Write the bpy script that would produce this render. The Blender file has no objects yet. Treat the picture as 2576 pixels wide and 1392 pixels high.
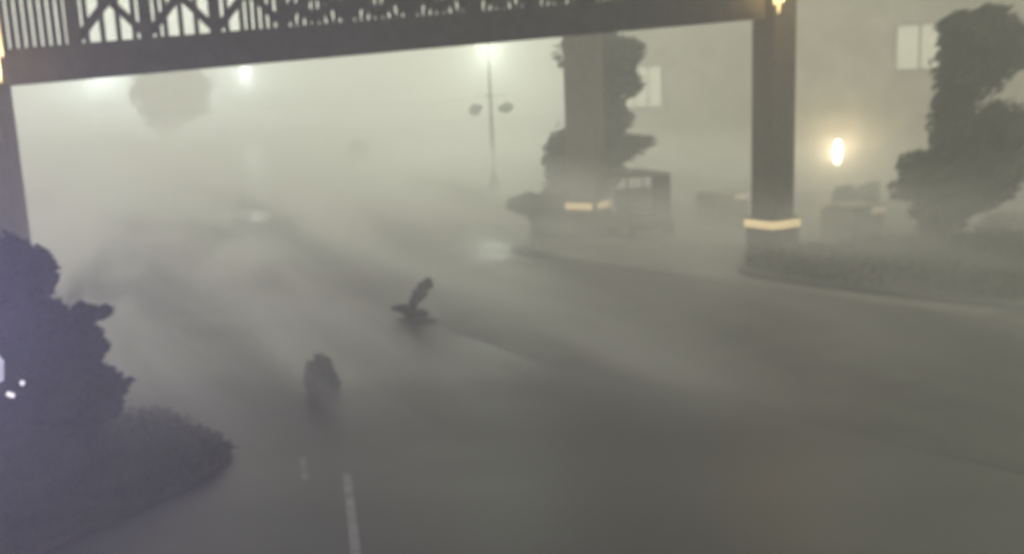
import bpy, bmesh, math, random
import numpy as np
from mathutils import Vector, Matrix, Euler

random.seed(7)
RNG = np.random.default_rng(11)
R = math.radians
C = bpy.context.scene.collection
SC = bpy.context.scene

# ------------------------------------------------------------------ camera
CAM_Z, FPX, PW, PH = 4.1, 2500.0, 2575.0, 1392.0       # focal length in pixels of a 2575 x 1392 frame
PITCH, ROLL = math.atan((696 - 220) / FPX), 0.040
cam_data = bpy.data.cameras.new('camera')
cam = bpy.data.objects.new('camera', cam_data)
C.objects.link(cam)
cam_data.sensor_width = 36.0
cam_data.lens = 36.0 * FPX / PW
cam_data.clip_start, cam_data.clip_end = 0.1, 2000
CAM_ROT = (Euler((R(90) - PITCH, 0, 0)).to_matrix() @ Matrix.Rotation(-ROLL, 3, 'Z'))
cam.matrix_world = Matrix.Translation((0, 0, CAM_Z)) @ CAM_ROT.to_4x4()
cam_data.dof.use_dof = True                            # a hand-held phone hunting for focus in the rain
cam_data.dof.focus_distance = 1.6
cam_data.dof.aperture_fstop = 3.7
SC.camera = cam

# ------------------------------------------------------------------ night sky, exposure, sampling
world = bpy.data.worlds.new('World')
SC.world = world
world.use_nodes = True
wn, wl = world.node_tree.nodes, world.node_tree.links
wn.clear()
sky = wn.new('ShaderNodeTexSky')
sky.sky_type = 'NISHITA'
sky.sun_disc = False
sky.sun_elevation = R(-4)
sky.sun_rotation = R(300)
b1 = wn.new('ShaderNodeBackground')
wl.new(sky.outputs[0], b1.inputs[0])
b1.inputs[1].default_value = 0.05
b2 = wn.new('ShaderNodeBackground')                    # town light on a low overcast
b2.inputs[0].default_value = (0.96, 0.95, 0.745, 1)
b2.inputs[1].default_value = 0.80
ad = wn.new('ShaderNodeAddShader')
wo = wn.new('ShaderNodeOutputWorld')
wl.new(b1.outputs[0], ad.inputs[0]); wl.new(b2.outputs[0], ad.inputs[1]); wl.new(ad.outputs[0], wo.inputs[0])

HAZE_DENSITY = 0.017
SC.view_settings.view_transform = 'Standard'
SC.view_settings.look = 'None'
SC.view_settings.exposure = 0.72
SC.view_settings.gamma = 1.0
SC.view_settings.use_curve_mapping = False
cy = SC.cycles
cy.use_denoising = True
cy.max_bounces = 6
cy.diffuse_bounces = 2
cy.glossy_bounces = 2
cy.transmission_bounces = 2
cy.volume_bounces = 3
cy.transparent_max_bounces = 6
cy.caustics_reflective = False
cy.caustics_refractive = False
cy.sample_clamp_indirect = 4.0
cy.sample_clamp_direct = 0.0

# ------------------------------------------------------------------ helpers
def ray(x, y):
    v = Vector(((x - PW / 2) / FPX, -(y - PH / 2) / FPX, -1.0))
    return CAM_ROT @ v

def at(x, y, d):
    """the place d metres out (world Y) behind a photo point"""
    r = ray(x, y)
    return Vector((0, 0, CAM_Z)) + r * (d / r.y)

def gnd(x, y, z=0.0):
    """the place on the ground behind a photo point"""
    r = ray(x, y)
    return Vector((0, 0, CAM_Z)) + r * ((z - CAM_Z) / r.z)

def mat(name, col, rough=0.8, noise=0.25, scale=6.0, bump=0.0, metal=0.0, spec=0.5, col2=None, sheen=0.0):
    m = bpy.data.materials.new(name)
    m.use_nodes = True
    n, l = m.node_tree.nodes, m.node_tree.links
    p = n['Principled BSDF']
    p.inputs['Roughness'].default_value = rough
    p.inputs['Metallic'].default_value = metal
    p.inputs['Specular IOR Level'].default_value = spec
    tc = n.new('ShaderNodeTexCoord')
    nz = n.new('ShaderNodeTexNoise')
    nz.inputs['Scale'].default_value = scale
    nz.inputs['Detail'].default_value = 5
    l.new(tc.outputs['Object'], nz.inputs['Vector'])
    rp = n.new('ShaderNodeValToRGB')
    c2 = col2 or tuple(min(1, c * (1 + noise)) for c in col)
    c1 = col if col2 else tuple(c * (1 - noise) for c in col)
    rp.color_ramp.elements[0].position, rp.color_ramp.elements[1].position = 0.35, 0.65
    rp.color_ramp.elements[0].color = (*c1, 1)
    rp.color_ramp.elements[1].color = (*c2, 1)
    l.new(nz.outputs['Fac'], rp.inputs['Fac'])
    l.new(rp.outputs['Color'], p.inputs['Base Color'])
    if bump:
        b = n.new('ShaderNodeBump')
        b.inputs['Strength'].default_value = bump
        b.inputs['Distance'].default_value = 0.02
        l.new(nz.outputs['Fac'], b.inputs['Height'])
        l.new(b.outputs['Normal'], p.inputs['Normal'])
    return m

def glow(name, col, strength):
    m = bpy.data.materials.new(name)
    m.use_nodes = True
    p = m.node_tree.nodes['Principled BSDF']
    p.inputs['Base Color'].default_value = (0.8, 0.78, 0.7, 1)
    p.inputs['Emission Color'].default_value = (*col, 1)
    p.inputs['Emission Strength'].default_value = strength
    return m

def wet_asphalt():
    m = bpy.data.materials.new('wet_asphalt')
    m.use_nodes = True
    n, l = m.node_tree.nodes, m.node_tree.links
    p = n['Principled BSDF']
    p.inputs['Specular IOR Level'].default_value = 0.36
    tc = n.new('ShaderNodeTexCoord')
    big = n.new('ShaderNodeTexNoise'); big.inputs['Scale'].default_value = 0.11; big.inputs['Detail'].default_value = 4
    mp = n.new('ShaderNodeMapping'); mp.inputs['Scale'].default_value = (1.0, 2.2, 1.0); mp.inputs['Rotation'].default_value = (0, 0, 0.5)
    l.new(tc.outputs['Object'], mp.inputs[0]); l.new(mp.outputs[0], big.inputs['Vector'])
    fine = n.new('ShaderNodeTexNoise'); fine.inputs['Scale'].default_value = 28; fine.inputs['Detail'].default_value = 6
    l.new(tc.outputs['Object'], fine.inputs['Vector'])
    rp = n.new('ShaderNodeValToRGB')
    rp.color_ramp.elements[0].position, rp.color_ramp.elements[1].position = 0.3, 0.7
    rp.color_ramp.elements[0].color = (0.013, 0.0125, 0.012, 1)
    rp.color_ramp.elements[1].color = (0.038, 0.036, 0.033, 1)
    mx = n.new('ShaderNodeMath'); mx.operation = 'MULTIPLY_ADD'; mx.inputs[1].default_value = 0.35; 
    l.new(fine.outputs['Fac'], mx.inputs[0])
    sc = n.new('ShaderNodeMath'); sc.operation = 'MULTIPLY'; sc.inputs[1].default_value = 0.65
    l.new(big.outputs['Fac'], sc.inputs[0]); l.new(sc.outputs[0], mx.inputs[2])
    l.new(mx.outputs[0], rp.inputs['Fac']); l.new(rp.outputs['Color'], p.inputs['Base Color'])
    rr = n.new('ShaderNodeMapRange'); rr.inputs[1].default_value = 0.38; rr.inputs[2].default_value = 0.62
    rr.inputs[3].default_value = 0.30; rr.inputs[4].default_value = 0.50
    l.new(big.outputs['Fac'], rr.inputs[0]); l.new(rr.outputs[0], p.inputs['Roughness'])
    b = n.new('ShaderNodeBump'); b.inputs['Strength'].default_value = 0.35; b.inputs['Distance'].default_value = 0.012
    l.new(fine.outputs['Fac'], b.inputs['Height']); l.new(b.outputs['Normal'], p.inputs['Normal'])
    return m

M = {
    'asphalt': wet_asphalt(),
    'concrete': mat('wet_concrete', (0.115, 0.112, 0.10), 0.55, 0.25, 0.8, 0.2),
    'kerb': mat('kerb_concrete', (0.034, 0.033, 0.031), 0.6, 0.25, 3, 0.2),
    'mulch': mat('mulch', (0.030, 0.026, 0.022), 0.9, 0.4, 9, 0.8),
    'lawn': mat('lawn_soil', (0.028, 0.025, 0.020), 0.9, 0.4, 5, 0.8),
    'leaf': mat('leaf_dark', (0.022, 0.030, 0.016), 0.9, 0.4, 2, 0.0, 0.0, 0.1),
    'leaf2': mat('leaf_olive', (0.034, 0.038, 0.022), 0.9, 0.4, 2, 0.0, 0.0, 0.1),
    'turf': mat('turf', (0.030, 0.026, 0.021), 0.7, 0.3, 0.6),
    'pale_leaf': mat('leaf_pale', (0.07, 0.075, 0.055), 0.9, 0.3, 2, 0.0, 0.0, 0.1),
    'bark': mat('bark', (0.05, 0.042, 0.034), 0.85, 0.4, 8, 0.6),
    'stucco': mat('stucco_brown', (0.12, 0.105, 0.085), 0.85, 0.2, 7, 0.3, 0.0, 0.2),
    'stone': mat('pedestal_stone', (0.10, 0.09, 0.075), 0.8, 0.35, 5, 0.5, 0.0, 0.2),
    'timber': mat('dark_timber', (0.060, 0.055, 0.052), 0.7, 0.3, 5, 0.2, 0.0, 0.2),
    'metal': mat('dark_metal', (0.04, 0.042, 0.042), 0.45, 0.2, 5, 0, 0.4),
    'cream': mat('facade_render', (0.34, 0.32, 0.27), 0.85, 0.15, 1.5, 0.2),
    'frame': mat('window_frame', (0.27, 0.255, 0.22), 0.5, 0.15, 4),
    'pale_asphalt': mat('lighter_asphalt', (0.044, 0.043, 0.039), 0.5, 0.35, 1.2, 0.2, 0.0, 0.4),
    'paint': mat('road_paint', (0.17, 0.165, 0.155), 0.6, 0.35, 3),
    'cart': mat('cart_body', (0.06, 0.06, 0.058), 0.4, 0.15, 3),
    'hazy_stone': mat('hazy_pillar_stone', (0.26, 0.24, 0.20), 0.85, 0.2, 5, 0.2),  # pillar stone paled so fog seems to lie over it
    'pale': mat('pale_plastic', (0.45, 0.44, 0.40), 0.5, 0.1, 3),
    'rock': mat('wet_rock', (0.07, 0.066, 0.06), 0.6, 0.4, 4, 0.7),
    'strip': glow('warm_strip', (1.0, 0.70, 0.29), 0.60),
    'strip_dim': glow('warm_strip_dim', (1.0, 0.82, 0.60), 0.2),
    'warm': glow('warm_lamp', (1.0, 0.66, 0.26), 0.6),
    'sconce': glow('sconce_glass', (1.0, 0.93, 0.78), 7.0),
    'lamp': glow('street_lamp_glass', (0.86, 1.0, 0.80), 0.6),
    'pane': glow('lit_pane', (0.94, 1.0, 0.76), 0.14),
    'violet': glow('violet_lamp', (0.62, 0.55, 1.0), 0.25),
}

class MB:
    """collects boxes, tubes, discs; build() links them as one mesh object"""
    def __init__(self): self.bm = bmesh.new()
    def box(self, c, s, rz=0.0, taper=1.0, bev=0.0):
        vs = []
        ca, sa = math.cos(rz), math.sin(rz)
        for k, t in ((-1, 1.0), (1, taper)):
            for i, j in ((-1, -1), (1, -1), (1, 1), (-1, 1)):
                x, y = i * s[0] / 2 * t, j * s[1] / 2 * t
                vs.append(self.bm.verts.new((c[0] + x * ca - y * sa, c[1] + x * sa + y * ca, c[2] + k * s[2] / 2)))
        fs = [self.bm.faces.new([vs[i] for i in f]) for f in ((3, 2, 1, 0), (4, 5, 6, 7), (0, 1, 5, 4), (1, 2, 6, 5), (2, 3, 7, 6), (3, 0, 4, 7))]
        if bev:
            es = list({e for f in fs for e in f.edges})
            bmesh.ops.bevel(self.bm, geom=es, offset=bev, segments=2, affect='EDGES', profile=0.5)
        return self
    def beam(self, a, b, w, h, up=(0, 0, 1)):
        a, b, up = Vector(a), Vector(b), Vector(up)
        d = (b - a).normalized()
        s = d.cross(up).normalized(); u = s.cross(d)
        vs = []
        for p in (a, b):
            for i, j in ((-1, -1), (1, -1), (1, 1), (-1, 1)):
                vs.append(self.bm.verts.new(p + s * (i * w / 2) + u * (j * h / 2)))
        for f in ((3, 2, 1, 0), (4, 5, 6, 7), (0, 1, 5, 4), (1, 2, 6, 5), (2, 3, 7, 6), (3, 0, 4, 7)):
            self.bm.faces.new([vs[i] for i in f])
        return self
    def tube(self, pts, rads, n=8):
        pts = [Vector(p) for p in pts]
        rings = []
        for i, p in enumerate(pts):
            d = (pts[min(i + 1, len(pts) - 1)] - pts[max(i - 1, 0)]).normalized()
            s = d.cross(Vector((0.31, 0.94, 0.13))).normalized(); u = s.cross(d)
            rings.append([self.bm.verts.new(p + (s * math.cos(a) + u * math.sin(a)) * rads[i]) for a in (2 * math.pi * k / n for k in range(n))])
        for r0, r1 in zip(rings, rings[1:]):
            for k in range(n):
                self.bm.faces.new((r0[k], r0[(k + 1) % n], r1[(k + 1) % n], r1[k]))
        self.bm.faces.new(rings[0][::-1]); self.bm.faces.new(rings[-1])
        return self
    def lathe(self, prof, c=(0, 0, 0), n=16):
        rings = [[self.bm.verts.new((c[0] + r * math.cos(2 * math.pi * k / n), c[1] + r * math.sin(2 * math.pi * k / n), c[2] + z)) for k in range(n)] for r, z in prof]
        for r0, r1 in zip(rings, rings[1:]):
            for k in range(n):
                self.bm.faces.new((r0[k], r0[(k + 1) % n], r1[(k + 1) % n], r1[k]))
        self.bm.faces.new(rings[0][::-1]); self.bm.faces.new(rings[-1])
        return self
    def blob(self, c, r, seed=0, sub=3, amp=0.2):
        res = bmesh.ops.create_icosphere(self.bm, subdivisions=sub, radius=1.0)
        rg = np.random.default_rng(seed)
        k = rg.normal(size=(6, 3)) * 2.2; ph = rg.uniform(0, 6.3, 6)
        for v in res['verts']:
            q = np.array(v.co)
            f = 1 + amp * float(np.sin(k @ q + ph).sum()) / 3
            v.co = (c[0] + v.co.x * r[0] * f, c[1] + v.co.y * r[1] * f, c[2] + v.co.z * r[2] * f)
        return self
    def build(self, name, m, parent=None, smooth=False):
        bmesh.ops.recalc_face_normals(self.bm, faces=self.bm.faces)
        me = bpy.data.meshes.new(name)
        self.bm.to_mesh(me); self.bm.free()
        me.materials.append(m)
        if smooth:
            me.polygons.foreach_set('use_smooth', [True] * len(me.polygons))
        o = bpy.data.objects.new(name, me)
        C.objects.link(o)
        if parent: o.parent = parent
        return o

def tag(o, label=None, cat=None, group=None, kind=None):
    if label: o['label'] = label
    if cat: o['category'] = cat
    if group: o['group'] = group
    if kind: o['kind'] = kind
    return o

def thing(name, label, cat, loc=(0, 0, 0), rz=0.0, group=None):
    o = bpy.data.objects.new(name, None)
    C.objects.link(o)
    o.location = loc; o.rotation_euler = (0, 0, rz)
    return tag(o, label, cat, group)

def copy_tree(o, parent=None):
    c = o.copy(); C.objects.link(c)
    if parent: c.parent = parent
    for ch in list(o.children): copy_tree(ch, c)
    return c

def lamp_light(name, loc, col, watts, radius, parent=None):
    ld = bpy.data.lights.new(name, 'POINT')
    ld.color = col; ld.energy = watts; ld.shadow_soft_size = radius
    o = bpy.data.objects.new(name, ld)
    C.objects.link(o); o.location = loc
    if parent: o.parent = parent
    return o

def leaf_mesh(name, lobes, n, size, m, parent=None, wind=(0.85, 0.15, 0.45), align=0.6, aspect=0.42, seed=1, core=0.72, shell=0.55):
    """leaf-sized faces spread through ellipsoid lobes, over a bumpy twig mass; lobes = (centre, radii)"""
    rg = np.random.default_rng(seed)
    vol = np.array([r[0] * r[1] * r[2] for _, r in lobes]) ** 0.67
    cnt = np.maximum(1, (n * vol / vol.sum()).astype(int))
    V, F = [], []
    b = 0
    w = np.array(wind, float); w /= np.linalg.norm(w)
    for (c, r), k in zip(lobes, cnt):
        d = rg.normal(size=(k, 3)); d /= np.linalg.norm(d, axis=1)[:, None]
        kk = rg.normal(size=(5, 3)) * 3.0; ph = rg.uniform(0, 6.3, 5)
        lump = 1 + 0.16 * np.sin(d @ kk.T + ph).sum(axis=1) / 1.6
        rad = (shell + (1.04 - shell) * rg.random(k) ** 0.6) * lump
        p = np.array(c) + d * np.array(r) * rad[:, None]
        t = rg.normal(size=(k, 3)); t /= np.linalg.norm(t, axis=1)[:, None]
        t = w * align + t * (1 - align); t /= np.linalg.norm(t, axis=1)[:, None]
        s = np.cross(t, rg.normal(size=(k, 3))); s /= np.linalg.norm(s, axis=1)[:, None]
        L = size * rg.uniform(0.6, 1.4, k)[:, None]
        W = L * aspect
        q = np.stack([p - t * L * 0.5, p + s * W * 0.5 - t * L * 0.05, p + t * L * 0.5, p - s * W * 0.5 - t * L * 0.05], axis=1)
        V.append(q.reshape(-1, 3))
        F.append((np.arange(k)[:, None] * 4 + np.arange(4) + b)); b += 4 * k
        if core:
            bm = bmesh.new()
            bmesh.ops.create_icosphere(bm, subdivisions=3, radius=1.0)
            cv = np.array([v.co[:] for v in bm.verts])
            bm.verts.index_update()
            cf = [[v.index for v in f.verts] for f in bm.faces]; bm.free()
            lump = 1 + 0.16 * np.sin(cv @ kk.T + ph).sum(axis=1) / 1.6 + rg.normal(size=len(cv)) * 0.05
            cv = np.array(c) + cv * np.array(r) * (core * lump)[:, None]
            V.append(cv); F.append([[i + b for i in f] for f in cf]); b += len(cv)
    verts = np.concatenate(V)
    faces = []
    for f in F: faces.extend([list(map(int, x)) for x in f])
    me = bpy.data.meshes.new(name)
    me.from_pydata(verts.tolist(), [], faces)
    me.materials.append(m)
    o = bpy.data.objects.new(name, me); C.objects.link(o)
    if parent: o.parent = parent
    return o

def lobes_px(origin, d, items, thick=0.9):
    """lobes given by their look in the photo, at the plant's distance, relative to its base"""
    out = []
    for x, y, rx, ry, *dy in items:
        dd = d + (dy[0] if dy else 0)
        c = at(x, y, dd) - origin
        k = dd / FPX * 1.02
        out.append((tuple(c), (rx * k, max(rx, ry * 0.6) * k * thick, ry * k)))
    return out

def sheet(name, pts, z, m, kind='structure', parent=None, h=0.0):
    """flat polygon; with h a raised slab from 0 to z"""
    bm = bmesh.new()
    vs = [bm.verts.new((p[0], p[1], z)) for p in pts]
    f = bm.faces.new(vs)
    if f.normal.z < 0: f.normal_flip()
    if h:
        r = bmesh.ops.extrude_face_region(bm, geom=[f])
        for v in r['geom']:
            if isinstance(v, bmesh.types.BMVert): v.co.z = z - h
        bmesh.ops.recalc_face_normals(bm, faces=bm.faces)
    me = bpy.data.meshes.new(name); bm.to_mesh(me); bm.free()
    me.materials.append(m)
    o = bpy.data.objects.new(name, me); C.objects.link(o)
    if kind: o['kind'] = kind
    if parent: o.parent = parent
    return o

def smooth_poly(pts, n=3):
    pts = [Vector((p[0], p[1])) for p in pts]
    for _ in range(n):
        q = []
        for a, b in zip(pts, pts[1:] + pts[:1]):
            q += [a * 0.75 + b * 0.25, a * 0.25 + b * 0.75]
        pts = q
    return pts

def inset(pts, w):
    n = len(pts); out = []
    area = sum(a.x * b.y - b.x * a.y for a, b in zip(pts, pts[1:] + pts[:1]))
    sg = 1 if area > 0 else -1
    for i in range(n):
        d = (pts[(i + 1) % n] - pts[i - 1]).normalized()
        out.append(pts[i] + Vector((-d.y, d.x)) * w * sg)
    return out

def island(px, bed_m, h=0.13, kw=0.16, sm=2):
    """planted island: raised bed with a kerb ring round it"""
    pts = smooth_poly([gnd(*p) for p in px], sm)
    inn = inset(pts, kw)
    sheet('planting_bed', inn, h - 0.03, bed_m)
    bm = bmesh.new()
    n = len(pts)
    o0 = [bm.verts.new((p.x, p.y, 0.0)) for p in pts]
    o1 = [bm.verts.new((p.x, p.y, h)) for p in inset(pts, 0.02)]
    i1 = [bm.verts.new((p.x, p.y, h)) for p in inn]
    i0 = [bm.verts.new((p.x, p.y, 0.0)) for p in inn]
    for k in range(n):
        j = (k + 1) % n
        for a, b in ((o0, o1), (o1, i1), (i1, i0)):
            bm.faces.new((a[k], a[j], b[j], b[k]))
    bmesh.ops.recalc_face_normals(bm, faces=bm.faces)
    me = bpy.data.meshes.new('kerb'); bm.to_mesh(me); bm.free(); me.materials.append(M['kerb'])
    o = bpy.data.objects.new('kerb', me); C.objects.link(o); o['kind'] = 'structure'
    return inn

def grass(name, poly, n, size, m, z, seed=3, up=0.7, dens_h=0.0):
    """blades or sprigs scattered over a bed"""
    rg = np.random.default_rng(seed)
    P = np.array([[p.x, p.y] for p in poly])
    lo, hi = P.min(0), P.max(0)
    c = rg.uniform(lo, hi, (n * 6, 2))
    inside = np.zeros(len(c), bool)
    j = len(P) - 1
    for i in range(len(P)):
        a, b = P[i], P[j]
        cond = ((a[1] > c[:, 1]) != (b[1] > c[:, 1])) & (c[:, 0] < (b[0] - a[0]) * (c[:, 1] - a[1]) / (b[1] - a[1] + 1e-12) + a[0])
        inside ^= cond; j = i
    c = c[inside][:n]; k = len(c)
    hgt = dens_h * (0.6 + 0.4 * np.sin(c[:, 0] * 1.7 + 1) * np.cos(c[:, 1] * 1.3))
    p = np.column_stack([c, np.full(k, z) + rg.random(k) * hgt])
    t = rg.normal(size=(k, 3)) * (1 - up) + np.array([0.45, 0.1, 1.0]) * up
    t /= np.linalg.norm(t, axis=1)[:, None]
    s = np.cross(t, rg.normal(size=(k, 3))); s /= np.linalg.norm(s, axis=1)[:, None]
    L = size * rg.uniform(0.5, 1.4, k)[:, None]; W = L * 0.28
    q = np.stack([p - s * W / 2, p + s * W / 2, p + t * L], axis=1).reshape(-1, 3)
    me = bpy.data.meshes.new(name)
    me.from_pydata(q.tolist(), [], (np.arange(k)[:, None] * 3 + np.arange(3)).tolist())
    me.materials.append(m)
    o = bpy.data.objects.new(name, me); C.objects.link(o)
    o['kind'] = 'stuff'
    return o

# ------------------------------------------------------------------ ground
bm = bmesh.new()
bmesh.ops.create_grid(bm, x_segments=8, y_segments=8, size=150)
me = bpy.data.meshes.new('ground'); bm.to_mesh(me); bm.free(); me.materials.append(M['asphalt'])
g = bpy.data.objects.new('ground', me); C.objects.link(g); g['kind'] = 'structure'; g.location = (0, 60, 0)

drive_px = [(930, 455), (1000, 490), (1110, 545), (1230, 602), (1480, 655), (1800, 700), (1990, 730), (2300, 775), (2575, 810),
            (2575, 560), (1900, 560), (1500, 500), (1280, 470), (1150, 430), (1030, 420)]
sheet('driveway', smooth_poly([gnd(*p) for p in drive_px], 2), 0.004, M['concrete'])

right_bed = island([(1838, 690), (1880, 660), (2060, 634), (2200, 618), (2400, 606), (2760, 600), (2760, 800), (2575, 782), (2400, 764), (2200, 742), (2000, 716)], M['mulch'])
mid_bed = island([(1325, 570), (1345, 592), (1440, 602), (1560, 602), (1590, 580), (1560, 560), (1480, 548), (1370, 548)], M['mulch'])
tip_bed = smooth_poly([gnd(*p) for p in [(985, 803), (1030, 794), (1085, 798), (1110, 808), (1080, 818), (1020, 816)]], 2)
sheet('planting_bed', tip_bed, 0.008, M['mulch'])
left_bed = smooth_poly([gnd(*p) for p in [(-260, 1110), (60, 1100), (210, 1082), (380, 1046), (480, 1068), (602, 1132), (545, 1192), (400, 1262), (250, 1330), (60, 1420), (-300, 1520)]], 2)
sheet('planting_bed', left_bed, 0.03, M['mulch'])

tag(grass('ground_cover', right_bed, 9000, 0.20, M['leaf2'], 0.10, 3, 0.55, 0.26), 'dark low ground cover on the kerbed island round the right column', 'ground cover')
tag(grass('ground_cover', left_bed, 16000, 0.09, M['leaf2'], 0.03, 5, 0.4, 0.16), 'dark ground cover on the near island under the big left shrub', 'ground cover')
tag(grass('ground_cover', mid_bed, 3000, 0.18, M['leaf2'], 0.10, 6, 0.5, 0.2), 'low ground cover round the middle pedestal', 'ground cover')

# lighter asphalt lane that runs out to the right beyond the island tip
lane = [(1100, 822), (1200, 850), (1310, 898), (1450, 922), (1800, 1006), (2200, 1096), (3100, 1330), (3100, 830), (2300, 790), (1900, 735), (1480, 668), (1230, 640), (1090, 740)]
sheet('road', smooth_poly([gnd(*p) for p in lane], 2), 0.0035, M['pale_asphalt'])

# painted line and dashes on the near asphalt
a, b = gnd(760, 1150), gnd(768, 1205)
d = (b - a).normalized(); s = Vector((-d.y, d.x, 0)) * 0.035
sheet('road_marking', [a - s, b - s, b + s, a + s], 0.004, M['paint'])

pud = mat('puddle_water', (0.02, 0.02, 0.021), 0.2, 0.1, 2, 0.05)
def puddle(px, py, rx, ry, seed):
    rg = random.Random(seed)
    sheet('puddle', smooth_poly([gnd(px + rx * math.cos(t) * rg.uniform(0.7, 1.2), py + ry * math.sin(t) * rg.uniform(0.7, 1.2)) for t in [i * 0.5236 for i in range(12)]], 2), 0.0045, pud)
puddle(626, 542, 66, 15, 1)
puddle(225, 567, 36, 6, 2)
a, b = gnd(872, 1190), gnd(898, 1420)
d = (b - a).normalized(); s = Vector((-d.y, d.x, 0)) * 0.045
sheet('road_marking', [a - s, b - s, b + s, a + s], 0.004, M['paint'])

# ------------------------------------------------------------------ canopy frame: beam, trellis, columns
LB, RB = at(28, 216, 18.0), at(1890, 50, 22.0)
RC = gnd(1941, 652); RC.z = 0           # right column foot
LC = at(20, 400, 18.0); LC.z = 0
ax = (RB - LB); ln = ax.length; ax.normalize()

def column(parent, loc, rz, w, h, ped_h=0.98, ped_w=0.98, strip='strip', gap=False, capital=True):
    """square shaft on a wider pedestal whose ledge carries a warm light strip"""
    loc = Vector(loc)
    col = MB().box((loc.x, loc.y, (ped_h + h) / 2), (w, w, h - ped_h), rz, 1.0, 0.02).build('column', M['stucco'], parent)
    pedestal(col, loc, rz, ped_w, ped_h, strip, gap)
    return col

def pedestal(parent, loc, rz, w, h, strip, gap=False, stone='stone', faces=(0, 1, 2, 3), part=1.0):
    MB().box((loc.x, loc.y, 0.07), (w + 0.10, w + 0.10, 0.14), rz, 0.98).box((loc.x, loc.y, 0.14 + (h - 0.24) / 2), (w, w, h - 0.24), rz, 1.0, 0.015).build('pedestal', M[stone], parent)
    # ledge: dark cap with strip below it
    MB().box((loc.x, loc.y, h - 0.015), (w + 0.08, w + 0.08, 0.03), rz).build('ledge', M[stone], parent)
    ca, sa = math.cos(rz), math.sin(rz)
    for k in faces:
        an = rz + k * math.pi / 2
        n = Vector((math.cos(an), math.sin(an), 0)); t = Vector((-n.y, n.x, 0))
        L = w + 0.05
        c = Vector((loc.x, loc.y, h - 0.12)) + n * (w / 2 + 0.012)
        if gap: L -= 0.26
        MB().beam(c + t * L * (0.5 - part), c + t * L / 2, 0.024, 0.18).build('light_strip', M[strip], parent)

canopy = thing('entrance_canopy', 'dark canopy frame with slatted trellis above its long beam, on two columns', 'canopy')
bh = 0.62
up = Vector((0, 0, 1))
mb = MB()
a, b = LB + up * (bh / 2) - ax * 1.2, RB + up * (bh / 2) + ax * 0.2
mb.beam(a, b, 0.45, bh).build('beam', M['timber'], canopy)
MB().beam(a - up * (bh / 2 - 0.05) + Vector((0, -0.24, 0)), b - up * (bh / 2 - 0.05) + Vector((0, -0.24, 0)), 0.05, 0.1).build('beam_trim', M['timber'], canopy)
top0 = bh
tr_h = 1.5
MB().beam(LB + up * (top0 + tr_h) - ax * 1.2, RB + up * (top0 + tr_h), 0.16, 0.14).build('top_rail', M['timber'], canopy)
# posts, crossed braces, pickets
post_x = [1.14 + 1.22 * i for i in range(11)]
post_mesh = brace_mesh = None
for i, t in enumerate(post_x):
    p = LB + ax * t
    MB().beam(p + up * top0, p + up * (top0 + tr_h - 0.07), 0.40 if i % 2 == 0 else 0.32, 0.2, ax).build('post', M['timber'], canopy)
    if i + 1 < len(post_x):
        q = LB + ax * post_x[i + 1]
        lo, hi = top0 + 0.03, top0 + tr_h - 0.1
        MB().beam(p + up * lo, q + up * hi, 0.13, 0.14).build('brace', M['timber'], canopy)
        MB().beam(p + up * hi + Vector((0, 0.1, 0)), q + up * lo + Vector((0, 0.1, 0)), 0.07, 0.14).build('brace', M['timber'], canopy)
        if i >= 3:                                     # closer crossed laths towards the right column
            for f0, f1 in ((0.0, 0.5), (0.5, 1.0), (0.25, 0.75)):
                MB().beam(p.lerp(q, f0) + up * lo, p.lerp(q, f1) + up * hi, 0.06, 0.10).build('lath', M['timber'], canopy)
                MB().beam(p.lerp(q, f1) + up * (lo - 0.02), p.lerp(q, f0) + up * hi, 0.05, 0.10).build('lath', M['timber'], canopy)
proto = None
npk = 112
for k in range(npk):
    t = -0.9 + (ln + 0.6) * k / npk
    p = LB + ax * t + Vector((0, 0.17, 0))
    if any(abs(t - x) < 0.62 for x in (post_x[0] + 0.75, post_x[1] + 0.95)) and k % 2 != 0: continue   # bays with slats missing
    if proto is None:
        proto = MB().box((0, 0, tr_h / 2), (0.092, 0.03, tr_h), 0).build('picket', M['timber'], canopy)
        o = proto
    else:
        o = proto.copy(); C.objects.link(o); o.parent = canopy
    o.location = p + up * top0
    o.rotation_euler = (0, 0, math.atan2(ax.y, ax.x))
# unseen roof rafters added to shade the near ground, running back over the viewer
ra, rb = LB + up * (top0 + tr_h + 0.2) - ax * 1.6, RB + up * (top0 + tr_h + 0.2) + ax * 0.6
for k in range(26):
    off = Vector((0, -0.3 - 0.75 * k, 0))
    MB().beam(ra + off, rb + off + (ax * 7 if k > 9 else ax * 0), 0.34 if k < 10 else 0.56, 0.12).build('shade_rafter', M['timber'], canopy)  # wider and longer near the viewer to deepen the shade
rcol = column(canopy, RC, R(45 - 14), 0.67, RB.z + 1.6, 0.98, 0.83)
rcol['label'] = 'right column on its stone pedestal with an unbroken warm strip under the ledge'
LCw = 0.8
lcol = column(canopy, (LC.x - 0.33, LC.y, 0), R(8), LCw, LB.z + 2.4)
lcol['label'] = 'left column lit violet from below and warm above'

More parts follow.
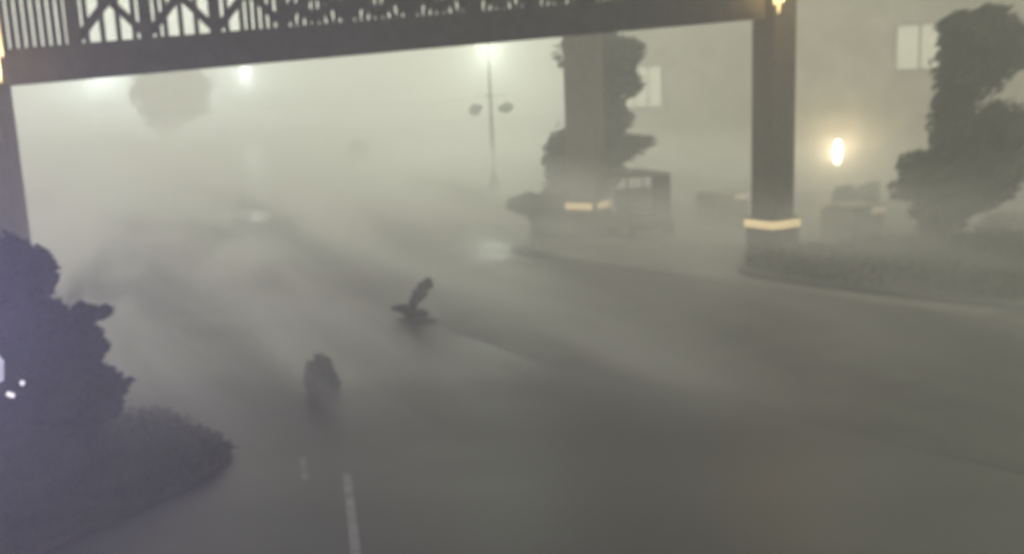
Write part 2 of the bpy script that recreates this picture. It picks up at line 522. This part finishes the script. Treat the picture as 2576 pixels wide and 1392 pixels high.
# lantern boxes near the tops of the two front columns
def column_lantern(loc, label, w):
    t = thing('column_lantern', label, 'lamp', loc, 0, 'lanterns on the canopy columns')
    for x, z in ((-0.085, 0.17), (0.0, 0.0), (0.085, 0.21)):
        MB().lathe([(0.012, z), (0.026, z + 0.03), (0.026, 0.72), (0.012, 0.75)], (x, 0, 0), 8).build('candle_tube', M['warm'], t)
    for k in range(4):
        an = math.pi / 4 + k * math.pi / 2
        MB().tube([(0.12 * math.cos(an), 0.12 * math.sin(an), 0.4), (0.12 * math.cos(an), 0.12 * math.sin(an), 0.76)], [0.012] * 2, 6).build('cage_bar', M['metal'], t)
    MB().lathe([(0.14, 0.76), (0.15, 0.80), (0.04, 0.92)], n=10).build('cap', M['metal'], t)
    MB().box((0, 0.16, 0.35), (0.08, 0.22, 0.08)).build('bracket', M['metal'], t)
    return t
pl = at(1958, 34, RC.y - 0.72)
column_lantern(pl, 'warm caged lantern high on the right canopy column', 0.3)
lamp_light('lantern_light', pl + Vector((0, -0.25, 0.5)), (1.0, 0.66, 0.26), 30, 0.08)
pl2 = at(2, 208, LC.y - 0.75)
ln2 = column_lantern(pl2, 'warm caged lantern at the top of the left canopy column', 0.3)
ln2.scale = (1, 1, 2.0)
lamp_light('lantern_light', pl2 + Vector((0.0, -0.35, 0.3)), (1.0, 0.70, 0.34), 26, 0.08)

# column standing behind the beam, and the two stub pillars beyond
MCp = gnd(1477, 592)
mcan = thing('rear_column', 'tall square column behind the beam, its lit ledge strip broken at the corner', 'column')
column(mcan, (MCp.x, MCp.y, 0), R(45 + 16), 0.80, at(1470, 40, MCp.y).z, 1.0, 1.0, 'strip', True)

def stub(px, py, rz, label):
    p = gnd(px, py)
    t = thing('stone_pillar', label, 'pillar', (0, 0, 0), 0, 'low stone pillars with dim ledge lights')
    p2 = Vector((p.x, p.y, 0))
    pedestal(t, p2, rz, 1.05, 0.98, 'strip_dim', False, 'hazy_stone', (3,), 0.42)
    return t
stub(1815, 566, R(20), 'low stone pillar with dim lit ledge just left of the right column')
stub(2140, 612, R(28), 'low stone pillar with faint ledge light below the wall lamp')

# ------------------------------------------------------------------ hotel building
hotel = thing('hotel_building', 'pale rendered hotel wings in the rain haze with lit upper windows', 'building')
FA, FB = at(2000, 300, 36.0), at(2800, 300, 31.5)          # near wing face
BA, BB = at(1545, 300, 46.0), at(2060, 300, 44.0)          # far wing face
def wing(a, b, h, depth, name):
    a, b = Vector((a.x, a.y, 0)), Vector((b.x, b.y, 0))
    d = (b - a).normalized(); n = Vector((-d.y, d.x, 0))
    if n.y < 0: n = -n
    mid = (a + b) / 2 + n * depth / 2
    MB().box((mid.x, mid.y, h / 2), ((b - a).length, depth, h), math.atan2(d.y, d.x)).build(name, M['cream'], hotel)
    MB().box((mid.x, mid.y, h + 0.15), ((b - a).length + 0.6, depth + 0.6, 0.3), math.atan2(d.y, d.x)).build('cornice', M['cream'], hotel)
    return a, d, -n
fa = wing(FA, FB, 9.5, 9, 'wall')
ba = wing(BA, BB, 9.5, 9, 'wall')
M['pane_dim'] = glow('dim_pane', (0.94, 1.0, 0.76), 0.085)
def window(face, x0, x1, z0, z1, panes, lit):
    a, d, n = face
    rz = math.atan2(d.y, d.x)
    c = a + d * (x0 + x1) / 2 + n * 0.03
    f = MB()
    zc, W, H = (z0 + z1) / 2, x1 - x0, z1 - z0
    for zz in (z0 - 0.04, z1 + 0.04): f.box((c.x, c.y, zz), (W + 0.16, 0.08, 0.08), rz)
    for s in (-1, 1):
        q = c + d * s * (W / 2 + 0.04); f.box((q.x, q.y, zc), (0.08, 0.08, H), rz)
    fo = f.build('window', M['frame'], hotel)
    for k in range(panes):
        w = W / panes
        q = a + d * (x0 + w * (k + 0.5)) + n * 0.012
        MB().box((q.x, q.y, zc), (w - 0.07, 0.02, H), rz).build('pane', M['pane' if lit else 'pane_dim'], fo)
        if k: 
            q = a + d * (x0 + w * k) + n * 0.03
            MB().box((q.x, q.y, zc), (0.07, 0.06, H), rz).build('mullion', M['frame'], fo)
    MB().box((c.x, c.y, z0 - 0.12), (W + 0.3, 0.14, 0.07), rz).build('sill', M['cream'], fo)
    return fo
def on_face(face, x, y):
    """where the sight line of a photo point meets a facade: distance along it, height"""
    a, d, n = face
    r = ray(x, y); o = Vector((0, 0, CAM_Z))
    k = (a - o).dot(n) / r.dot(n)
    p = o + r * k
    return (p - a).dot(d), p.z
x0, zt = on_face(ba, 1562, 172); x1, zb = on_face(ba, 1664, 266)
M['glass_dark'] = mat('dark_glass', (0.03, 0.032, 0.034), 0.15, 0.1, 2)
window(ba, x0, x1, zb, zt, 3, True)
x0, zt = on_face(fa, 2255, 66); x1, zb = on_face(fa, 2372, 170)
window(fa, x0, x1, zb, zt, 2, False)

# wall lamp on the near wing
u, z = on_face(fa, 2108, 382)
p = fa[0] + fa[1] * u + fa[2] * 0.12
sc_ = thing('wall_lamp', 'bright white upright oval lamp on the pale hotel wall', 'lamp', (p.x, p.y, z), math.atan2(fa[1].y, fa[1].x))
sc_.scale = (1.2, 1.2, 1.2)
MB().lathe([(0.03, -0.36), (0.09, -0.31), (0.115, -0.12), (0.115, 0.12), (0.09, 0.31), (0.03, 0.36)], n=14).build('glass', M['sconce'], sc_, True)
MB().box((0, 0.09, 0), (0.2, 0.04, 0.8), 0, 1, 0.01).build('back_plate', M['metal'], sc_)
lamp_light('wall_lamp_light', (0, -0.75, 0), (1.0, 0.80, 0.50), 110, 0.12, sc_)

# ------------------------------------------------------------------ street lamps
def street_lamp(base, h, label):
    t = thing('street_lamp', label, 'street lamp', base, 0, 'lit street lamps along the far road')
    MB().lathe([(0.30, 0), (0.29, 0.10), (0.22, 0.28), (0.15, 0.5), (0.11, 0.66), (0.10, 0.72)], n=12).build('pole_base', M['metal'], t)
    MB().tube([(0, 0, 0.72), (0, 0, h * 0.55), (0, 0, h - 0.2)], [0.09, 0.075, 0.055], 10).build('pole', M['metal'], t)
    for s in (-1, 1):
        a = MB().tube([(0, 0, h * 0.60), (s * 0.3, 0, h * 0.625), (s * 0.62, 0, h * 0.60)], [0.03, 0.025, 0.02], 6).build('arm', M['metal'], t)
        MB().tube([(s * 0.6, 0, h * 0.605), (s * 0.6, 0, h * 0.57)], [0.012, 0.012], 5).build('hook', M['metal'], a)
        MB().blob((s * 0.6, 0, h * 0.53), (0.28, 0.26, 0.22), 5 + s, 2, 0.25).build('hanging_basket', M['leaf'], a)
    MB().lathe([(0.07, h - 0.22), (0.16, h - 0.12), (0.44, h - 0.02), (0.46, h + 0.02), (0.2, h + 0.16), (0.06, h + 0.24)], n=16).build('shade', M['metal'], t)
    MB().lathe([(0.10, h - 0.30), (0.22, h - 0.22), (0.30, h - 0.07), (0.10, h - 0.05)], n=12).build('glass', M['lamp'], t)
    return t
b1_ = gnd(1243, 480)
H1 = at(1236, 86, b1_.y).z
l1 = street_lamp((b1_.x, b1_.y, 0), H1, 'street lamp with hanging baskets and greenish glow under the beam')
lamp_light('street_lamp_light', (0, 0, H1 - 0.7), (0.88, 1.0, 0.80), 750, 0.3, l1)
b2_ = gnd(630, 362)
H2 = at(590, 172, b2_.y).z
l2 = copy_tree(l1)
l2.location = (b2_.x, b2_.y, 0)
l2.scale = (1, 1, H2 / H1)
l3 = copy_tree(l1)  # added lamp, lights the left haze from behind the beam
b3_ = gnd(276, 384)
l3.location = (b3_.x, b3_.y, 0)
l3.scale = (1, 1, 1.12 * at(262, 180, b3_.y).z / H1)
l3['label'] = 'added leftmost street lamp to brighten the haze, its head hidden above the beam'
for i_, lt in enumerate((l2, l3)):
    for ch in lt.children:
        if ch.type == 'LIGHT':
            ch.data = ch.data.copy(); ch.data.energy = 12000; ch.data.color = (0.84, 1.0, 0.95)
l2['label'] = 'farther street lamp almost lost in haze right of the hazy left tree'

# ------------------------------------------------------------------ trees and shrubs
def tree(name, label, cat, px, py, items, n, size, m, trunk, dd=0.0, group=None, seed=1, part='crown', **kw):
    base = gnd(px, py)
    t = thing(name, label, cat, base, 0, group)
    lob = lobes_px(base, base.y, items)
    leaf_mesh(part, lob, n, size, m, t, seed=seed, **kw)
    if trunk:
        pts = [at(x, y, base.y) - base for x, y in trunk[0]]
        mb = MB().tube(pts, trunk[1], 8)
        for c, r in lob[:6]:
            mb.tube([pts[len(pts) // 2], tuple((Vector(c) + pts[len(pts) // 2]) / 2 + Vector((0, 0, 0.1))), c], [trunk[1][-1] * 0.8, trunk[1][-1] * 0.5, 0.02], 6)
        mb.build('trunk', M['bark'], t)
    return t

tree('windswept_tree', 'dark tree bent rightward by wind on the right island', 'tree', 2340, 622, [
    (2410, 455, 138, 74), (2312, 448, 56, 52), (2498, 425, 62, 78), (2506, 335, 62, 76), (2398, 370, 62, 100), (2398, 262, 52, 92), (2428, 165, 66, 80),
    (2395, 90, 26, 38), (2450, 98, 72, 56), (2482, 48, 26, 36), (2520, 72, 36, 34), (2552, 135, 34, 34), (2488, 152, 54, 64), (2368, 528, 58, 52), (2400, 500, 60, 44), (2346, 582, 36, 38)],
    11000, 0.24, M['leaf'], ([(2340, 622), (2345, 570), (2380, 480), (2430, 330), (2460, 170)], [0.16, 0.14, 0.12, 0.09, 0.05]), seed=2, wind=(0.8, 0.1, 0.6), align=0.75, aspect=0.3, core=0.72)

def tips(t, d, items, n, size, m, seed, wind):
    leaf_mesh('windblown_tips', lobes_px(t.location, d, items), n, size, m, t, wind=wind, align=0.9, aspect=0.2, seed=seed, core=0, shell=0.15)['kind'] = 'stuff'
wt = bpy.data.objects['windswept_tree']
tips(wt, wt.location.y, [(2490, 42, 32, 24), (2545, 88, 34, 22), (2570, 140, 36, 26), (2560, 330, 36, 40), (2570, 410, 34, 40), (2400, 60, 30, 26)], 1100, 0.5, M['leaf'], 31, (0.85, 0.1, 0.5))
tree('broad_tree', 'dim broad tree standing behind the rear column', 'tree', 1480, 566, [
    (1412, 405, 44, 72), (1470, 420, 70, 70), (1560, 375, 44, 34), (1535, 165, 56, 80), (1572, 150, 26, 44), (1480, 130, 60, 70), (1560, 205, 34, 40), (1505, 260, 55, 110), (1535, 290, 40, 80), (1520, 420, 40, 70)],
    7000, 0.26, M['leaf'], ([(1480, 566), (1478, 480), (1480, 330), (1500, 180)], [0.2, 0.17, 0.13, 0.06]), seed=3)

bt = bpy.data.objects['broad_tree']
tips(bt, bt.location.y, [(1600, 360, 40, 16), (1590, 215, 24, 26), (1585, 130, 30, 30), (1560, 300, 26, 30), (1395, 470, 24, 16)], 700, 0.45, M['leaf'], 32, (0.9, 0.1, 0.3))
tree('lawn_tree', 'pale grey round tree almost lost in the haze at left', 'tree', 412, 402, [
    (428, 240, 66, 66), (380, 232, 40, 52), (480, 228, 46, 58), (430, 190, 70, 40), (415, 290, 50, 34), (460, 275, 44, 36)],
    3500, 0.45, M['leaf'], ([(412, 402), (412, 340), (420, 260)], [0.3, 0.26, 0.2]), seed=4)

tree('big_shrub', 'large dark violet tinted shrub against the left edge', 'shrub', 60, 1115, [
    (40, 760, 88, 150), (60, 930, 150, 150), (190, 860, 82, 80), (130, 1010, 160, 110), (240, 985, 82, 66), (90, 680, 44, 60), (60, 1090, 160, 60), (215, 790, 36, 22), (258, 786, 26, 16), (150, 785, 20, 16), (-60, 900, 120, 200)],
    12000, 0.14, M['leaf'], None, seed=5, part='foliage', core=0.8, aspect=0.6)
tree('hedge_shrub', 'low spreading shrub left of the rear column pedestal', 'shrub', 1370, 592, [
    (1322, 512, 40, 22), (1370, 525, 52, 32), (1378, 560, 40, 34), (1410, 530, 36, 40)],
    2500, 0.2, M['leaf2'], None, seed=6, part='foliage')
tree('small_shrub', 'small pointed dark shrub alone on the wet asphalt', 'shrub', 810, 982, [
    (810, 945, 36, 36), (806, 915, 22, 26), (830, 958, 22, 24), (786, 955, 20, 24)], 1200, 0.09, M['leaf2'], None, seed=7, part='foliage', core=0.85)
tree('round_bush', 'faint grey round bush far across the road', 'shrub', 897, 436, [
    (895, 392, 26, 30), (905, 385, 22, 22)], 900, 0.4, M['leaf'], None, seed=8, part='foliage')
tree('wall_shrub', 'dim shrub between wall lamp and low pillar', 'shrub', 2140, 605, [
    (2185, 490, 34, 34, 2.2), (2120, 500, 32, 30, 2.2), (2160, 540, 60, 60, 2.2)], 1800, 0.2, M['pale_leaf'], None, seed=9, part='foliage')
tree('side_hedge', 'low dark hedge at the right edge behind the windswept tree', 'hedge', 2540, 602, [
    (2520, 560, 60, 28, 1.5), (2600, 565, 80, 32, 1.5)], 1800, 0.16, M['leaf2'], None, seed=10, part='foliage')

# wind-bent sapling at the tip of the near island
base = gnd(1035, 802, 0.01)
t = thing('bent_sapling', 'small paddle shaped sapling bent over at the island tip', 'plant', base)
D = base.y
pts = [at(x, y, D) - base for x, y in ((1034, 803), (1032, 785), (1040, 762), (1060, 730), (1080, 705))]
MB().tube(pts, [0.03, 0.028, 0.024, 0.018, 0.01], 7).build('stem', M['bark'], t)
leaf_mesh('crown', lobes_px(base, D, [(1050, 745, 12, 20), (1063, 728, 13, 20), (1076, 712, 12, 14), (1040, 765, 10, 18)]), 500, 0.09, M['leaf'], t, wind=(0.6, 0, 0.75), align=0.85, seed=12, core=0.8)
leaf_mesh('foliage', lobes_px(base, D, [(1008, 776, 20, 9), (1058, 788, 20, 9), (1035, 790, 18, 10)]), 320, 0.09, M['leaf'], t, wind=(1, 0, 0.1), align=0.7, seed=13, core=0.7)

# ------------------------------------------------------------------ golf cart behind the rear column
cp = gnd(1600, 588)
cart = thing('golf_cart', 'dark roofed cart parked half hidden behind the rear column', 'cart', (cp.x, cp.y, 0), R(18))
MB().box((0, 0, 0.42), (1.25, 2.2, 0.34), 0, 0.96, 0.05).build('body', M['cart'], cart)
MB().box((0, 0, 1.68), (1.25, 1.9, 0.07), 0, 0.96, 0.02).build('roof', M['cart'], cart)
for sx in (-1, 1):
    for sy in (-1, 1):
        MB().tube([(sx * 0.55, sy * 0.75, 0.55), (sx * 0.57, sy * 0.68, 1.66)], [0.025, 0.025], 6).build('roof_post', M['metal'], cart)
        w = MB(); w.tube([(sx * 0.5, sy * 0.75, 0.24), (sx * 0.64, sy * 0.75, 0.24)], [0.24, 0.24], 14)
        wo_ = w.build('wheel', M['metal'], cart)
        MB().tube([(sx * 0.62, sy * 0.75, 0.24), (sx * 0.655, sy * 0.75, 0.24)], [0.12, 0.12], 10).build('hub', M['pale'], wo_)
MB().box((0, -0.1, 0.68), (1.1, 0.5, 0.16), 0, 1, 0.04).build('seat', M['cart'], cart)
MB().box((0, 0.18, 1.0), (1.1, 0.12, 0.5), 0, 1, 0.04).build('seat_back', M['cart'], cart)
MB().box((0.34, -0.86, 1.02), (0.52, 0.2, 1.22), 0, 0.98, 0.05).build('rear_cover', M['cart'], cart)

# ------------------------------------------------------------------ violet uplight at the left edge
vp = at(-17, 958, 6.0)
vz = thing('garden_light', 'violet lit lamp on a hooked post at the left edge before the shrub', 'lamp', vp)
MB().lathe([(0.02, -0.02), (0.06, 0.0), (0.075, 0.12), (0.03, 0.2)], n=12).build('glass', M['violet'], vz)
MB().tube([(0, 0, 0.19), (0, 0, 0.24), (-0.3, 0, 0.26), (-0.45, 0, 0.2), (-0.45, 0, -vp.z)], [0.012, 0.014, 0.016, 0.02, 0.03], 8).build('post', M['metal'], vz)
lamp_light('garden_light_glow', (-0.6, -0.5, 0.6), (0.46, 0.40, 1.0), 270, 0.2, vz)

fl = thing('white_glint', 'tiny white glints at the left shrub, made as glowing beads on an added cable', 'lamp', at(56, 962, 9.6))
o0 = fl.location.copy()
q1 = at(22, 990, 9.6) - o0
MB().tube([(0, 0, 0), q1 * 0.5 + Vector((0, 0, -0.03)), q1, q1 + Vector((-0.2, 0, 0.0))], [0.006] * 4, 5).build('cable', M['metal'], fl)
M['glint_bead'] = glow('glint_glow', (1.0, 0.95, 1.0), 0.6)  # glowing beads stand in for the white glints
for q in (Vector((0, 0, 0)), q1, q1 + Vector((0.035, 0, -0.015))):
    MB().blob(q, (0.022, 0.022, 0.026), 1, 2, 0.0).build('glint_bead', M['glint_bead'], fl)

# ------------------------------------------------------------------ spray driven across the open road
def spray(name, lo, hi, dens, scale, thresh, seed, label, wind=25, edge=(6, 5)):
    c = [(a + b) / 2 for a, b in zip(lo, hi)]
    o = MB().box(c, [b - a for a, b in zip(lo, hi)]).build(name, bpy.data.materials.new('spray_air'))
    o['kind'] = 'stuff'; o['label'] = label; o['category'] = 'mist'
    m = o.data.materials[0]; m.use_nodes = True
    n, l = m.node_tree.nodes, m.node_tree.links
    n.clear()
    tc = n.new('ShaderNodeTexCoord')
    m0 = n.new('ShaderNodeMapping'); m0.inputs['Rotation'].default_value = (0, 0, R(wind))
    mp = n.new('ShaderNodeMapping'); mp.inputs['Scale'].default_value = scale; mp.inputs['Location'].default_value = (seed, seed * 0.7, 0)
    nz = n.new('ShaderNodeTexNoise'); nz.inputs['Scale'].default_value = 1.0; nz.inputs['Detail'].default_value = 4.0; nz.inputs['Distortion'].default_value = 1.0
    l.new(tc.outputs['Object'], m0.inputs[0]); l.new(m0.outputs[0], mp.inputs[0]); l.new(mp.outputs[0], nz.inputs['Vector'])
    mr = n.new('ShaderNodeMapRange'); mr.interpolation_type = 'SMOOTHSTEP'
    mr.inputs[1].default_value = thresh[0]; mr.inputs[2].default_value = thresh[1]
    l.new(nz.outputs['Fac'], mr.inputs[0])
    # thins out towards every side of its box
    last = mr.outputs[0]
    sp = n.new('ShaderNodeSeparateXYZ'); l.new(tc.outputs['Object'], sp.inputs[0])
    for i, (e0, e1) in enumerate(((edge[0] / (hi[0] - lo[0]),) * 2, (edge[1] / (hi[1] - lo[1]),) * 2, (0.0, 0.6))):
        L = hi[i] - lo[i]
        for side, e in ((0, e0), (1, e1)):
            if not e: continue
            r = n.new('ShaderNodeMapRange'); r.interpolation_type = 'SMOOTHSTEP'
            if side == 0: r.inputs[1].default_value, r.inputs[2].default_value = lo[i], lo[i] + e * L
            else: r.inputs[1].default_value, r.inputs[2].default_value = hi[i], hi[i] - e * L
            l.new(sp.outputs[i], r.inputs[0])
            k = n.new('ShaderNodeMath'); k.operation = 'MULTIPLY'
            l.new(last, k.inputs[0]); l.new(r.outputs[0], k.inputs[1]); last = k.outputs[0]
    k = n.new('ShaderNodeMath'); k.operation = 'MULTIPLY'; k.inputs[1].default_value = dens
    l.new(last, k.inputs[0])
    pv = n.new('ShaderNodeVolumePrincipled')
    pv.inputs['Color'].default_value = (0.965, 0.965, 0.95, 1); pv.inputs['Anisotropy'].default_value = 0.2
    l.new(k.outputs[0], pv.inputs['Density'])
    mo = n.new('ShaderNodeOutputMaterial'); l.new(pv.outputs[0], mo.inputs['Volume'])
    return o
cy.volume_step_rate = 3.0
cy.volume_max_steps = 96
spray('blown_mist', (-60, 20, 0.02), (45, 90, 9.5), 0.048, (0.03, 0.09, 0.20), (0.33, 0.66), 3.1, 'pale bank of spray blown across the far road')
spray('road_spray', (-60, 30, 0.02), (-2, 66, 3.6), 0.12, (0.04, 0.12, 0.30), (0.36, 0.62), 5.7, 'bright low bank of spray across the far left road', 15, (5, 6))
spray('ground_spray', (-32, 10, 0.02), (16, 56, 2.6), 0.30, (0.085, 0.46, 0.50), (0.42, 0.72), 8.3, 'low streaks of wind driven spray over the near road', 62, (4, 4))

# ------------------------------------------------------------------ the rain-filled air
hz = MB().box((0, 60, 5.5), (320, 320, 13.4)).build('haze', bpy.data.materials.new('haze_air'))
hz['kind'] = 'stuff'
hm = hz.data.materials[0]
hm.use_nodes = True
n, l = hm.node_tree.nodes, hm.node_tree.links
n.clear()
pv = n.new('ShaderNodeVolumePrincipled')
pv.inputs['Color'].default_value = (0.965, 0.965, 0.95, 1)
pv.inputs['Density'].default_value = HAZE_DENSITY
pv.inputs['Anisotropy'].default_value = 0.2
mo = n.new('ShaderNodeOutputMaterial')
l.new(pv.outputs[0], mo.inputs['Volume'])
